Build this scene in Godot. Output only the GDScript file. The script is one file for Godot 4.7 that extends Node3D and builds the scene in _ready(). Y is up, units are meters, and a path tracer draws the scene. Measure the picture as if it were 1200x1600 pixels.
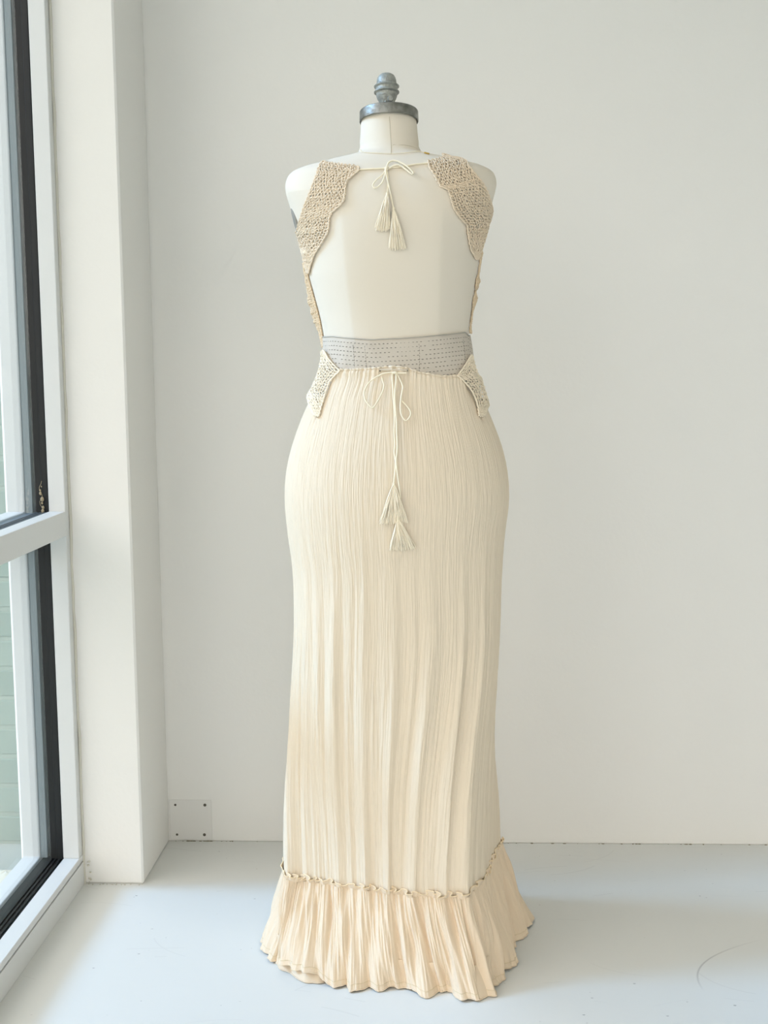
extends Node3D
# A dress form wearing a cream crinkle-cotton dress, seen from behind, in a white studio with a storefront window on the left.
# Metres, y up. The camera stands at x = 0, z = 0 and looks towards -z. The dress form has axes of its own: origin on the
# floor under its post, +z towards the camera, +x to the right.

const FORM_AT := Vector3(-0.11517, 0.0, -2.41726)
const FORM_TURN := 0.04761
const WIN_X := -0.796        # inner face of the window frame
const PIER_Z := -2.670       # face of the pier beside the window
const BACK_Z := -2.925       # back wall
const PIER_X := -0.667
const WALL_PAINT := Color(0.935, 0.928, 0.905)
const FLOOR_PAINT := Color(0.885, 0.883, 0.865)
const FRAME_PAINT := Color(0.86, 0.865, 0.855)
const FORM_CLOTH := Color(0.92, 0.88, 0.81)
const BELT_CLOTH := Color(0.83, 0.79, 0.73)
const DRESS_CLOTH := Color(0.926, 0.864, 0.768)
const TIER_CLOTH := Color(0.925, 0.845, 0.735)
const CREPE := 0.00040
const YARD_Y := -0.10
const SKIRT_COLS := 1500
const TIER_COLS := 1500
const SILL_Y := 0.066
const BAR_LOW := 0.7527
const BAR_HIGH := 0.8033
const STONE_AT := Vector3(-1.035, -0.078, -2.86)
const FOLDS: PackedFloat32Array = [-0.186, 0.007, -0.160, 0.008, -0.136, 0.006, -0.107, 0.010, -0.083, 0.005, -0.058, 0.010, -0.034, 0.005, -0.013, 0.010, 0.012, 0.004, 0.040, 0.011, 0.066, 0.004, 0.092, 0.010, 0.130, 0.010]
const HEADING: PackedFloat32Array = [-90, -0.206, 0.058, -60, -0.165, 0.082, -30, -0.093, 0.112, 0, -0.012, 0.142, 30, 0.068, 0.162, 55, 0.128, 0.152, 70, 0.158, 0.095, 90, 0.178, 0.01, 110, 0.2, -0.07, 125, 0.205, -0.10, 150, 0.13, -0.165, 180, 0, -0.18, 210, -0.11, -0.165, 240, -0.19, -0.09, 255, -0.21, -0.01]
const HEM: PackedFloat32Array = [-90, -0.235, 0.070, -70, -0.212, 0.112, -55, -0.165, 0.165, -30, -0.088, 0.195, 0, 0, 0.212, 25, 0.087, 0.228, 50, 0.15, 0.238, 62, 0.176, 0.19, 80, 0.198, 0.12, 95, 0.212, 0.05, 110, 0.235, -0.01, 125, 0.252, -0.065, 150, 0.19, -0.16, 180, 0.02, -0.22, 210, -0.13, -0.21, 240, -0.23, -0.12, 255, -0.245, -0.02]
const SKIRT_TOP: PackedFloat32Array = [-180, 1.09, -130, 1.09, -115, 1.045, -60, 1.025, -57, 1.015, -56, 1.003, -54.5, 1.03, -53, 1.062, -50.7, 1.078, -45.8, 1.086, -27.4, 1.0867, -12, 1.0886, -6.5, 1.0903, 0, 1.0904, 4.1, 1.088, 12.2, 1.0798, 28.7, 1.0726, 45, 1.0725, 52.3, 1.057, 58, 1.039, 60, 1.016, 61.5, 1.005, 64, 1.02, 115, 1.04, 130, 1.09, 180, 1.09]
const SIDE_LEFT: PackedFloat32Array = [-93, 1.28, -78, 1.28, 0.0024, -93, 1.2376, -79, 1.2376, 0.0048, -93, 1.217, -79, 1.217, 0.0084, -93, 1.1975, -79, 1.1975, 0.009, -93, 1.178, -80, 1.178, 0.0078, -93, 1.165, -82, 1.165, 0.0048, -93, 1.1456, -83, 1.1456, 0.003, -92, 1.128, -85, 1.128, 0.0012]
const SIDE_RIGHT: PackedFloat32Array = [92, 1.295, 82, 1.295, 0.0008, 92, 1.255, 84, 1.255, 0.0008, 92, 1.245, 80, 1.245, 0.0048, 92, 1.233, 81, 1.233, 0.0032, 92, 1.226, 86, 1.226, 0, 92, 1.214, 82, 1.214, 0.0048, 92, 1.203, 82, 1.203, 0.004, 92, 1.19, 86, 1.19, 0, 92, 1.165, 86, 1.165, 0.0008, 92, 1.15, 84, 1.15, 0.0024]
const BODY: PackedFloat32Array = [0.8, 0.009, 0, 0.15, 0.1, 0.09, 2.2, 0, 0.847, 0.009, 0, 0.198, 0.134, 0.115, 2.2, 0, 0.894, 0.009, 0, 0.196, 0.132, 0.115, 2.2, 0, 0.942, 0.009, 0, 0.186, 0.126, 0.112, 2.2, 0, 0.989, 0.009, 0, 0.17, 0.114, 0.108, 2.2, 0, 1.035, 0.0102, 0, 0.154, 0.098, 0.102, 2.2, 0, 1.082, 0.0142, 0, 0.137, 0.083, 0.096, 2.2, 0, 1.1225, 0.0135, 0, 0.1334, 0.081, 0.096, 2.3, 0, 1.1514, 0.0104, 0, 0.1333, 0.083, 0.1, 2.3, 0, 1.186, 0.0088, 0, 0.1391, 0.088, 0.112, 2.35, 0, 1.2204, 0.0071, 0, 0.1462, 0.094, 0.128, 2.4, 0, 1.2548, 0.0058, 0, 0.1535, 0.1, 0.138, 2.45, 0, 1.289, 0.0056, 0, 0.1596, 0.104, 0.14, 2.45, 0, 1.3117, 0.0059, 0, 0.1652, 0.106, 0.135, 2.45, 0, 1.3344, 0.0055, 0, 0.1701, 0.1065, 0.126, 2.45, 0, 1.3571, 0.0049, 0, 0.1773, 0.105, 0.114, 2.4, 0, 1.3797, 0.0041, 0, 0.1822, 0.101, 0.1, 2.4, 0, 1.4023, 0.004, 0, 0.188, 0.095, 0.084, 2.35, 0, 1.4135, 0.0044, 0, 0.1894, 0.091, 0.076, 2.3, 0, 1.4248, 0.0049, 0, 0.1873, 0.086, 0.07, 2.25, 0, 1.4337, 0.005, 0, 0.1826, 0.0815, 0.065, 2.2, 0, 1.4416, 0.0045, 0, 0.1716, 0.0765, 0.06, 2.1, 0.01, 1.4484, 0.005, -0.001, 0.1532, 0.072, 0.056, 2.05, 0.02, 1.4539, 0.0045, -0.002, 0.1273, 0.068, 0.053, 2, 0.03, 1.4585, 0.0035, -0.003, 0.1077, 0.0645, 0.051, 2, 0.05, 1.4618, 0.0035, -0.004, 0.0887, 0.062, 0.05, 2, 0.06, 1.4663, 0.0035, -0.005, 0.0654, 0.0595, 0.049, 2, 0.08, 1.4752, 0.003, -0.006, 0.0553, 0.0565, 0.047, 2, 0.1, 1.492, 0.0024, -0.007, 0.0527, 0.0535, 0.047, 2, 0.13, 1.5143, 0.0023, -0.008, 0.0506, 0.051, 0.047, 2, 0.155, 1.535, 0.002, -0.009, 0.05, 0.05, 0.047, 2, 0.155]
const SKIRT: PackedFloat32Array = [0.2242, -0.0029, 0, 0.1975, 0.142, 0.155, 2.3, 0, 0.2994, -0.0042, 0, 0.1922, 0.134, 0.15, 2.3, 0, 0.3987, 0.0003, 0, 0.1898, 0.128, 0.145, 2.3, 0, 0.5217, 0.005, 0, 0.1903, 0.124, 0.138, 2.3, 0, 0.6312, 0.0081, 0, 0.1911, 0.126, 0.132, 2.3, 0, 0.7278, 0.0086, 0, 0.1944, 0.132, 0.128, 2.25, 0, 0.7876, 0.0073, 0, 0.2006, 0.138, 0.126, 2.25, 0, 0.8471, 0.0088, 0, 0.2063, 0.142, 0.124, 2.25, 0, 0.8945, 0.0088, 0, 0.2035, 0.14, 0.122, 2.25, 0, 0.9417, 0.0091, 0, 0.1933, 0.134, 0.12, 2.25, 0, 0.9886, 0.009, 0, 0.1771, 0.122, 0.116, 2.25, 0, 1.012, 0.0093, 0, 0.1687, 0.114, 0.113, 2.25, 0, 1.0354, 0.0102, 0, 0.1609, 0.106, 0.11, 2.25, 0, 1.0587, 0.0127, 0, 0.1513, 0.097, 0.106, 2.25, 0, 1.0819, 0.0142, 0, 0.143, 0.089, 0.102, 2.25, 0, 1.1, 0.0142, 0, 0.1385, 0.086, 0.1, 2.25, 0, 1.1225, 0.0135, 0, 0.1364, 0.084, 0.099, 2.3, 0, 1.16, 0.0102, 0, 0.137, 0.087, 0.104, 2.3, 0]
const LACE_LEFT: PackedFloat32Array = [-46.89, 1.447, -16.34, 1.4352, -42, 1.4375, -15.64, 1.4272, -40.27, 1.4271, -18.05, 1.4194, -40.92, 1.4123, -20.65, 1.4105, -43.51, 1.398, -21.25, 1.3993, -47.54, 1.3855, -21.84, 1.387, -51.27, 1.3764, -22.83, 1.376, -56.09, 1.3643, -25.66, 1.3675, -60.56, 1.3553, -31.49, 1.3575, -66.64, 1.3467, -34.02, 1.3491, -74.76, 1.3374, -35.42, 1.3363, -99, 1.3313, -36.9, 1.3257, -99, 1.319, -40.27, 1.3164, -99, 1.3074, -46.77, 1.3032, -79.96, 1.2944, -54.66, 1.2912, -82.41, 1.2788, -62.07, 1.2768, -76.22, 1.2607, -71.84, 1.2601]
const LACE_RIGHT: PackedFloat32Array = [55.66, 1.458, 21.74, 1.443, 53.8, 1.4482, 19.04, 1.4326, 46.09, 1.4368, 20.35, 1.4209, 46.62, 1.4253, 21.97, 1.4084, 50.58, 1.4143, 24.1, 1.3983, 55.35, 1.4047, 28.48, 1.394, 61.42, 1.3935, 30.03, 1.3842, 68.07, 1.3828, 31.71, 1.3722, 75.96, 1.3725, 33.44, 1.3614, 83.56, 1.3655, 36.25, 1.353, 99, 1.3544, 39.94, 1.3448, 99, 1.3424, 46.23, 1.3348, 82.18, 1.3279, 48.07, 1.3221, 77.18, 1.3113, 51.17, 1.3071, 75.27, 1.2962, 55.98, 1.2934, 72.56, 1.2811, 66.13, 1.2802]
const HIP_LEFT: PackedFloat32Array = [-78.79, 1.1206, -71.42, 1.1204, -99, 1.1069, -62.48, 1.1066, -99, 1.0953, -53.31, 1.0951, -99, 1.0838, -44.1, 1.0837, -99, 1.0745, -48.31, 1.0748, -99, 1.0642, -52.05, 1.0647, -99, 1.055, -51.63, 1.0546, -99, 1.0446, -51.2, 1.0456, -75.9, 1.0336, -50.66, 1.0356, -66.34, 1.0238, -50.77, 1.0255, -60.36, 1.0139, -50.94, 1.0143, -54.01, 1.0041, -50.52, 1.0042]
const HIP_RIGHT: PackedFloat32Array = [70.24, 1.1079, 67, 1.1079, 70.82, 1.0964, 58.91, 1.0966, 70.86, 1.0873, 52.54, 1.0876, 71.91, 1.0769, 45.45, 1.0765, 75.11, 1.0711, 43.5, 1.072, 99, 1.0626, 47.31, 1.0646, 99, 1.0545, 50.58, 1.0571, 99, 1.0452, 53.92, 1.049, 99, 1.0359, 56.14, 1.0388, 99, 1.0254, 57.33, 1.0274, 73.82, 1.0148, 57.66, 1.016, 65.96, 1.0063, 56.58, 1.007, 61.85, 0.9998, 55.92, 1.0003]
const BELT_TOP: PackedFloat32Array = [-180, 1.15, -90, 1.146, -69.47, 1.1458, -54.36, 1.1457, -35.41, 1.142, -16.38, 1.1385, -0, 1.1401, 16.42, 1.1424, 39.41, 1.1466, 64.61, 1.1504, 72.82, 1.1449, 90, 1.146, 180, 1.15]
const NECK_SEAM: PackedFloat32Array = [1.3, 1.5188, 2.59, 1.4933, 2.43, 1.472, 0.7, 1.4563]
const COLLAR_SEAM: PackedFloat32Array = [5.8, 1.4715, 24.87, 1.4721, 41.45, 1.4722, 59.47, 1.4714]
const NECK_CORD: PackedFloat32Array = [-69.17, 1.4738, -30.19, 1.461, -8.75, 1.4575, 0.74, 1.4566, 9.74, 1.4571, 23.04, 1.4597, 35.65, 1.4617, 35.24, 1.4589]
const TIE_LEFT: PackedFloat32Array = [-0.0558, 1.4308, -0.0403, 1.4311, -0.0182, 1.4319, -0.0038, 1.4323]
const TIE_RIGHT: PackedFloat32Array = [-0.0027, 1.4333, 0.0205, 1.4346, 0.0482, 1.4391, 0.0725, 1.442]
const TIE_LOOP_A: PackedFloat32Array = [-0.0038, 1.4308, -0.0083, 1.4223, -0.0161, 1.4149, -0.0239, 1.4074, -0.0268, 1.401, -0.0241, 1.3966, -0.0174, 1.3992, -0.0107, 1.4062, -0.0073, 1.4147, -0.005, 1.4244, -0.0027, 1.4298]
const TIE_LOOP_B: PackedFloat32Array = [-0.0027, 1.4298, -0.0004, 1.4405, 0.0063, 1.4452, 0.0151, 1.4446, 0.026, 1.439, 0.0369, 1.4303, 0.0429, 1.4227, 0.0401, 1.4206, 0.0303, 1.4293, 0.0194, 1.437, 0.0095, 1.436, 0.0006, 1.4308]
const TIE_TAIL_A: PackedFloat32Array = [-0.0038, 1.4308, -0.0012, 1.4201, -0.0008, 1.406, -0.0015, 1.3931, -0.0022, 1.3845]
const TIE_TAIL_B: PackedFloat32Array = [-0.0049, 1.4309, -0.0029, 1.4168, 0.0013, 1.3985, 0.0044, 1.3833, 0.0065, 1.3703, 0.0085, 1.3573]
const DRAW_LOOP_A: PackedFloat32Array = [0.0277, 1.0791, 0.0131, 1.0792, -0.0004, 1.0805, -0.0116, 1.079, -0.0207, 1.0752, -0.032, 1.0686, -0.0411, 1.0598, -0.0463, 1.0487, -0.0464, 1.0397, -0.0437, 1.0318, -0.0382, 1.025, -0.0321, 1.0204, -0.0258, 1.0271, -0.02, 1.0371, -0.0143, 1.0483, -0.0119, 1.0583, -0.014, 1.0662, -0.0151, 1.0718]
const DRAW_LOOP_B: PackedFloat32Array = [0.0108, 1.0782, 0.0152, 1.0704, 0.019, 1.0625, 0.0212, 1.0547, 0.0194, 1.0458, 0.0176, 1.0357, 0.0164, 1.0245, 0.0168, 1.0122, 0.02, 1.0032, 0.0256, 0.9975, 0.0313, 1.0019, 0.0342, 1.0086, 0.0325, 1.0154, 0.027, 1.0233, 0.0215, 1.029, 0.0176, 1.0335]
const DRAW_TAIL_A: PackedFloat32Array = [0.0035, 1.0808, 0.0028, 1.0699, 0.0037, 1.0545, 0.0041, 1.0369, 0.0055, 1.0192, 0.0059, 1.0004, 0.005, 0.9783, 0.0059, 0.9561, 0.0046, 0.9439, 0.0067, 0.9283, 0.0059, 0.9116, 0.0041, 0.8971, 0.0034, 0.8881]
const DRAW_TAIL_B: PackedFloat32Array = [0.0095, 1.0786, 0.0094, 1.0654, 0.0075, 1.05, 0.0068, 1.0368, 0.0077, 1.017, 0.0091, 0.9971, 0.0095, 0.9771, 0.0103, 0.9571, 0.0096, 0.9438, 0.0078, 0.9305, 0.0087, 0.9149, 0.0108, 0.8992, 0.0128, 0.8836, 0.0138, 0.8668, 0.0101, 0.8388, 0.0088, 0.8219]

var M := {}
var rng := RandomNumberGenerator.new()
var n_fine := FastNoiseLite.new()
var n_mid := FastNoiseLite.new()

func _ready() -> void:
	# ---- camera, sky, sun, exposure
	var cam := Camera3D.new()
	cam.name = "camera"
	cam.fov = 42.44
	cam.near = 0.05
	cam.position = Vector3(0, 1.1, 0)
	cam.rotation = Vector3(-0.113705, 0.053941, -0.012810)
	add_child(cam)
	var sky_mat := ProceduralSkyMaterial.new()
	sky_mat.sky_top_color = Color(0.975, 0.962, 0.95)
	sky_mat.sky_horizon_color = Color(1.0, 0.966, 0.93)
	sky_mat.ground_bottom_color = Color(0.45, 0.44, 0.41)
	sky_mat.ground_horizon_color = Color(0.62, 0.61, 0.58)
	sky_mat.sky_energy_multiplier = 1.0
	sky_mat.ground_energy_multiplier = 1.0
	var sky := Sky.new()
	sky.sky_material = sky_mat
	var env := Environment.new()
	env.background_mode = Environment.BG_SKY
	env.sky = sky
	env.tonemap_mode = Environment.TONE_MAPPER_LINEAR
	env.tonemap_exposure = 3.4
	env.sdfgi_enabled = true
	env.ssao_enabled = true
	env.ssil_enabled = true
	var we := WorldEnvironment.new()
	we.name = "environment"
	we.environment = env
	add_child(we)
	var sun := DirectionalLight3D.new()
	sun.name = "hazy_sun"
	sun.light_color = Color(0.58, 0.79, 1.0)
	sun.light_energy = 0.29
	sun.light_angular_distance = 14.0
	sun.shadow_enabled = true
	add_child(sun)
	sun.look_at_from_position(Vector3(-5, 4, 0), Vector3(-5, 4, 0) + Vector3(cos(deg_to_rad(34.0)), -sin(deg_to_rad(34.0)), -0.035))
	# ---- the place, then the things
	rng.seed = 11
	n_fine.seed = 3
	n_fine.noise_type = FastNoiseLite.TYPE_SIMPLEX_SMOOTH
	n_fine.fractal_type = FastNoiseLite.FRACTAL_NONE
	n_fine.frequency = 1.0
	n_mid.seed = 8
	n_mid.noise_type = FastNoiseLite.TYPE_SIMPLEX_SMOOTH
	n_mid.fractal_type = FastNoiseLite.FRACTAL_NONE
	n_mid.frequency = 1.0
	make_materials()
	build_room()
	build_window()
	build_outside()
	build_form()
	build_belt()
	build_dress()
	build_small_things()

# ---------------------------------------------------------------- helpers

class Acc:
	var v := PackedVector3Array()
	var n := PackedVector3Array()
	var uv := PackedVector2Array()
	var ix := PackedInt32Array()
	func tube(pts: PackedVector3Array, r: float, sides := 6, closed := false, rr := PackedFloat32Array()) -> void:
		var c := pts.size()
		if c < 2:
			return
		var base := v.size()
		var prev := Vector3.ZERO
		for s in c:
			var p0: Vector3 = pts[(s - 1 + c) % c] if closed else pts[maxi(s - 1, 0)]
			var p1: Vector3 = pts[(s + 1) % c] if closed else pts[mini(s + 1, c - 1)]
			var t := (p1 - p0).normalized()
			var a: Vector3
			if s == 0:
				a = t.cross(Vector3.UP)
				if a.length() < 0.1:
					a = t.cross(Vector3.RIGHT)
			else:
				a = prev - t * prev.dot(t)
			a = a.normalized()
			prev = a
			var b := t.cross(a)
			var q: float = r * (rr[s] if rr.size() else 1.0)
			for k in sides:
				var th := TAU * k / sides
				var d := a * cos(th) + b * sin(th)
				v.append(pts[s] + d * q)
				n.append(d)
				uv.append(Vector2(float(k) / sides, s * 0.1))
		var last := c if closed else c - 1
		for s in last:
			var s1 := (s + 1) % c
			for k in sides:
				var k1 := (k + 1) % sides
				ix.append_array([base + s * sides + k, base + s1 * sides + k, base + s * sides + k1])
				ix.append_array([base + s1 * sides + k, base + s1 * sides + k1, base + s * sides + k1])
		if not closed:
			for e in 2:
				var s: int = 0 if e == 0 else c - 1
				var dir: Vector3 = (pts[0] - pts[1]).normalized() if e == 0 else (pts[c - 1] - pts[c - 2]).normalized()
				var m := v.size()
				v.append(pts[s])
				n.append(dir)
				uv.append(Vector2.ZERO)
				for k in sides:
					v.append(v[base + s * sides + k])
					n.append(dir)
					uv.append(Vector2.ZERO)
				for k in sides:
					var k1 := (k + 1) % sides
					if e == 0:
						ix.append_array([m, m + 1 + k, m + 1 + k1])
					else:
						ix.append_array([m, m + 1 + k1, m + 1 + k])
	func face(p: Array, nn: Vector3) -> void:
		# a flat convex face, corners in any turning sense
		var m := v.size()
		for q: Vector3 in p:
			v.append(q)
			n.append(nn)
			uv.append(Vector2(q.x + q.z, q.y))
		var e: Vector3 = (p[2] - p[0]).cross(p[1] - p[0])
		for k in range(1, p.size() - 1):
			if e.dot(nn) > 0:
				ix.append_array([m, m + k, m + k + 1])
			else:
				ix.append_array([m, m + k + 1, m + k])
	func box(lo: Vector3, hi: Vector3, w := 0.0, xf := Transform3D.IDENTITY) -> void:
		# an axis-aligned box with chamfered edges
		var c := (lo + hi) * 0.5
		var h := (hi - lo) * 0.5
		w = minf(w, minf(h.x, minf(h.y, h.z)) * 0.9)
		for ax in 3:
			for sg: float in [-1.0, 1.0]:
				var nn := Vector3.ZERO
				nn[ax] = sg
				var b := (ax + 1) % 3
				var d := (ax + 2) % 3
				var p := []
				for q in [[-1, -1], [1, -1], [1, 1], [-1, 1]]:
					var r := Vector3.ZERO
					r[ax] = sg * h[ax]
					r[b] = q[0] * (h[b] - w)
					r[d] = q[1] * (h[d] - w)
					p.append(xf * (c + r))
				face(p, xf.basis * nn)
		if w <= 0.0:
			return
		for ax in 3:
			var b := (ax + 1) % 3
			var d := (ax + 2) % 3
			for q in [[-1, -1], [1, -1], [1, 1], [-1, 1]]:
				var p := []
				for e in [[-1, 0], [1, 0], [1, 1], [-1, 1]]:
					var r := Vector3.ZERO
					r[ax] = e[0] * (h[ax] - w)
					r[b] = q[0] * (h[b] - (w if e[1] == 0 else 0.0))
					r[d] = q[1] * (h[d] - (0.0 if e[1] == 0 else w))
					p.append(xf * (c + r))
				var nn := Vector3.ZERO
				nn[b] = q[0]
				nn[d] = q[1]
				face(p, xf.basis * nn.normalized())
		for sx: float in [-1.0, 1.0]:
			for sy: float in [-1.0, 1.0]:
				for sz: float in [-1.0, 1.0]:
					var s := Vector3(sx, sy, sz)
					var p := [xf * (c + s * (h - Vector3(0, w, w))), xf * (c + s * (h - Vector3(w, 0, w))), xf * (c + s * (h - Vector3(w, w, 0)))]
					face(p, xf.basis * s.normalized())
	func grid(P: PackedVector3Array, nu: int, closed := false, two_sided := 0.0) -> void:
		# rows run from top to bottom, columns to the right as seen from outside
		var nv := P.size() / nu
		var base := v.size()
		for j in nv:
			var ju := maxi(j - 1, 0) * nu
			var jd := mini(j + 1, nv - 1) * nu
			for i in nu:
				var il := (i - 1 + nu) % nu if closed else maxi(i - 1, 0)
				var ir := (i + 1) % nu if closed else mini(i + 1, nu - 1)
				v.append(P[j * nu + i])
				n.append((P[jd + i] - P[ju + i]).cross(P[j * nu + ir] - P[j * nu + il]).normalized())
				uv.append(Vector2(float(i) / nu, float(j) / nv))
		for j in nv - 1:
			for i in (nu if closed else nu - 1):
				var i1 := (i + 1) % nu
				var a := base + j * nu + i
				var b := base + j * nu + i1
				ix.append_array([a, b, b + nu, a, b + nu, a + nu])
	func mesh(mat: Material) -> ArrayMesh:
		var arr := []
		arr.resize(Mesh.ARRAY_MAX)
		arr[Mesh.ARRAY_VERTEX] = v
		arr[Mesh.ARRAY_NORMAL] = n
		arr[Mesh.ARRAY_TEX_UV] = uv
		arr[Mesh.ARRAY_INDEX] = ix
		var am := ArrayMesh.new()
		am.add_surface_from_arrays(Mesh.PRIMITIVE_TRIANGLES, arr)
		am.surface_set_material(0, mat)
		return am

func part(called: String, a: Acc, mat: Material, parent: Node = self, kind := "", label := "") -> MeshInstance3D:
	var o := MeshInstance3D.new()
	o.name = called
	o.mesh = a.mesh(mat)
	if kind:
		o.set_meta("kind", kind)
	if label:
		o.set_meta("label", label)
	parent.add_child(o, true)
	return o

func thing(called: String, label: String, category: String, at := Vector3.ZERO, turn := 0.0) -> Node3D:
	var o := Node3D.new()
	o.name = called
	o.position = at
	o.rotation.y = turn
	o.set_meta("label", label)
	o.set_meta("category", category)
	add_child(o, true)
	return o

func struct_node(called: String, label := "", category := "") -> Node3D:
	var o := Node3D.new()
	o.name = called
	o.set_meta("kind", "structure")
	if label:
		o.set_meta("label", label)
		o.set_meta("category", category)
	add_child(o, true)
	return o

func mat(albedo: Color, rough := 0.9, metal := 0.0, spec := 0.5) -> StandardMaterial3D:
	var m := StandardMaterial3D.new()
	m.albedo_color = albedo
	m.roughness = rough
	m.metallic = metal
	m.metallic_specular = spec
	return m

func rgb(r: int, g: int, b: int) -> Color:
	return Color(r / 255.0, g / 255.0, b / 255.0)

func noise_normal(freq: float, strength: float, size := 512, seed_no := 1, kind := FastNoiseLite.TYPE_SIMPLEX_SMOOTH) -> NoiseTexture2D:
	var t := NoiseTexture2D.new()
	t.width = size
	t.height = size
	t.seamless = true
	t.as_normal_map = true
	t.bump_strength = strength
	var nn := FastNoiseLite.new()
	nn.seed = seed_no
	nn.noise_type = kind
	nn.frequency = freq
	t.noise = nn
	return t

func noise_tint(freq: float, c0: Color, c1: Color, size := 512, seed_no := 1) -> NoiseTexture2D:
	var t := NoiseTexture2D.new()
	t.width = size
	t.height = size
	t.seamless = true
	var nn := FastNoiseLite.new()
	nn.seed = seed_no
	nn.noise_type = FastNoiseLite.TYPE_SIMPLEX_SMOOTH
	nn.frequency = freq
	nn.fractal_octaves = 5
	t.noise = nn
	var g := Gradient.new()
	g.offsets = PackedFloat32Array([0.25, 0.75])
	g.colors = PackedColorArray([c0, c1])
	t.color_ramp = g
	return t

func triplanar(m: StandardMaterial3D, scale_by: float, world := true) -> void:
	m.uv1_triplanar = true
	m.uv1_world_triplanar = world
	m.uv1_scale = Vector3.ONE * scale_by

func make_materials() -> void:
	var m := mat(WALL_PAINT, 0.9, 0.0, 0.3)
	m.normal_enabled = true
	m.normal_texture = noise_normal(0.05, 2.0, 512, 4)
	m.normal_scale = 0.12
	triplanar(m, 2.5)
	M.wall = m
	M.ceiling = mat(WALL_PAINT, 0.95, 0.0, 0.2)
	M.frame = mat(FRAME_PAINT, 0.45)
	M.frame_outer = mat(rgb(196, 200, 200), 0.5)
	M.frame_groove = mat(rgb(70, 72, 70), 0.8)
	M.gasket = mat(rgb(11, 15, 16), 0.55)
	M.gasket_grey = mat(rgb(92, 104, 112), 0.5)
	M.stop = mat(rgb(140, 152, 156), 0.5)
	m = mat(rgb(225, 238, 233), 0.02)
	m.transparency = BaseMaterial3D.TRANSPARENCY_ALPHA
	m.albedo_color.a = 0.06
	M.glass = m
	M.caulk = mat(rgb(212, 208, 194), 0.9)
	m = mat(rgb(122, 148, 138), 0.95)
	M.block = m
	M.block_b = mat(rgb(117, 144, 134), 0.95)
	M.block_c = mat(rgb(127, 152, 142), 0.95)
	M.mortar = mat(rgb(142, 164, 154), 0.95)
	m = mat(Color.WHITE, 0.95)
	m.albedo_texture = noise_tint(0.01, rgb(138, 150, 144), rgb(160, 170, 164), 512, 9)
	triplanar(m, 0.4)
	M.pavement = m
	M.facade = mat(rgb(205, 196, 176), 0.95)
	M.dark_glass = mat(rgb(60, 72, 76), 0.1)
	m = mat(FORM_CLOTH, 0.95, 0.0, 0.2)
	m.normal_enabled = true
	m.normal_texture = noise_normal(0.25, 3.0, 512, 5)
	m.normal_scale = 0.10
	triplanar(m, 14.0, false)
	M.linen = m
	M.buttonhole = mat(DRESS_CLOTH.darkened(0.09), 1.0)
	M.seam = mat(FORM_CLOTH.darkened(0.02), 0.95)
	M.collar_seam = mat(rgb(196, 184, 158), 0.95)
	m = mat(Color.WHITE, 0.42, 0.85)
	m.albedo_texture = noise_tint(0.02, rgb(114, 113, 106), rgb(156, 155, 147), 256, 6)
	m.normal_enabled = true
	m.normal_texture = noise_normal(0.06, 4.0, 256, 6)
	m.normal_scale = 0.25
	triplanar(m, 9.0, false)
	M.steel = m
	m = mat(Color.WHITE, 0.5, 0.35)
	m.albedo_texture = noise_tint(0.03, rgb(146, 147, 140), rgb(178, 179, 170), 256, 7)
	m.normal_enabled = true
	m.normal_texture = noise_normal(0.08, 6.0, 256, 7)
	m.normal_scale = 0.5
	triplanar(m, 12.0, false)
	M.cast = m
	M.plate = mat(rgb(150, 146, 136), 0.7, 0.1)
	M.iron = mat(rgb(60, 60, 62), 0.6, 0.6)
	m = mat(BELT_CLOTH, 0.95, 0.0, 0.2)
	m.normal_enabled = true
	m.normal_texture = noise_normal(0.2, 4.0, 256, 12)
	m.normal_scale = 0.3
	triplanar(m, 20.0, false)
	M.belt = m
	M.stitch = mat(rgb(134, 126, 115), 0.95, 0.0, 0.1)
	M.belt_edge = mat(rgb(186, 180, 168), 0.95)
	m = mat(DRESS_CLOTH, 1.0, 0.0, 0.1)
	m.backlight_enabled = true
	m.backlight = DRESS_CLOTH.darkened(0.72)
	M.cotton = m
	m = mat(TIER_CLOTH, 1.0, 0.0, 0.1)
	m.backlight_enabled = true
	m.backlight = TIER_CLOTH.darkened(0.72)
	M.tier = m
	M.thread = mat(rgb(248, 226, 190), 0.95, 0.0, 0.1)
	M.hem_thread = mat(rgb(226, 206, 172), 0.95, 0.0, 0.1)
	M.cord = mat(rgb(251, 239, 212), 0.95, 0.0, 0.1)
	M.tassel = mat(rgb(252, 240, 216), 0.95, 0.0, 0.1)
	M.lace = mat(rgb(238, 219, 192), 0.95, 0.0, 0.1)
	M.lace_tan = mat(rgb(234, 211, 178), 0.95, 0.0, 0.1)
	M.lace_net = mat(rgb(249, 235, 210), 0.95, 0.0, 0.1)
	M.gold = mat(rgb(214, 178, 92), 0.35, 0.9)
	M.husk = mat(rgb(168, 152, 122), 0.9)
	M.stone = mat(rgb(205, 205, 190), 0.9)
	M.dirt = mat(rgb(150, 142, 120), 0.95)
	M.hole = mat(rgb(92, 87, 76), 0.95)

# ---------------------------------------------------------------- the room

func wall(called: String, lo: Vector3, hi: Vector3, m: Material, w := 0.002) -> MeshInstance3D:
	var a := Acc.new()
	a.box(lo, hi, w)
	return part(called, a, m, self, "structure")

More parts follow.
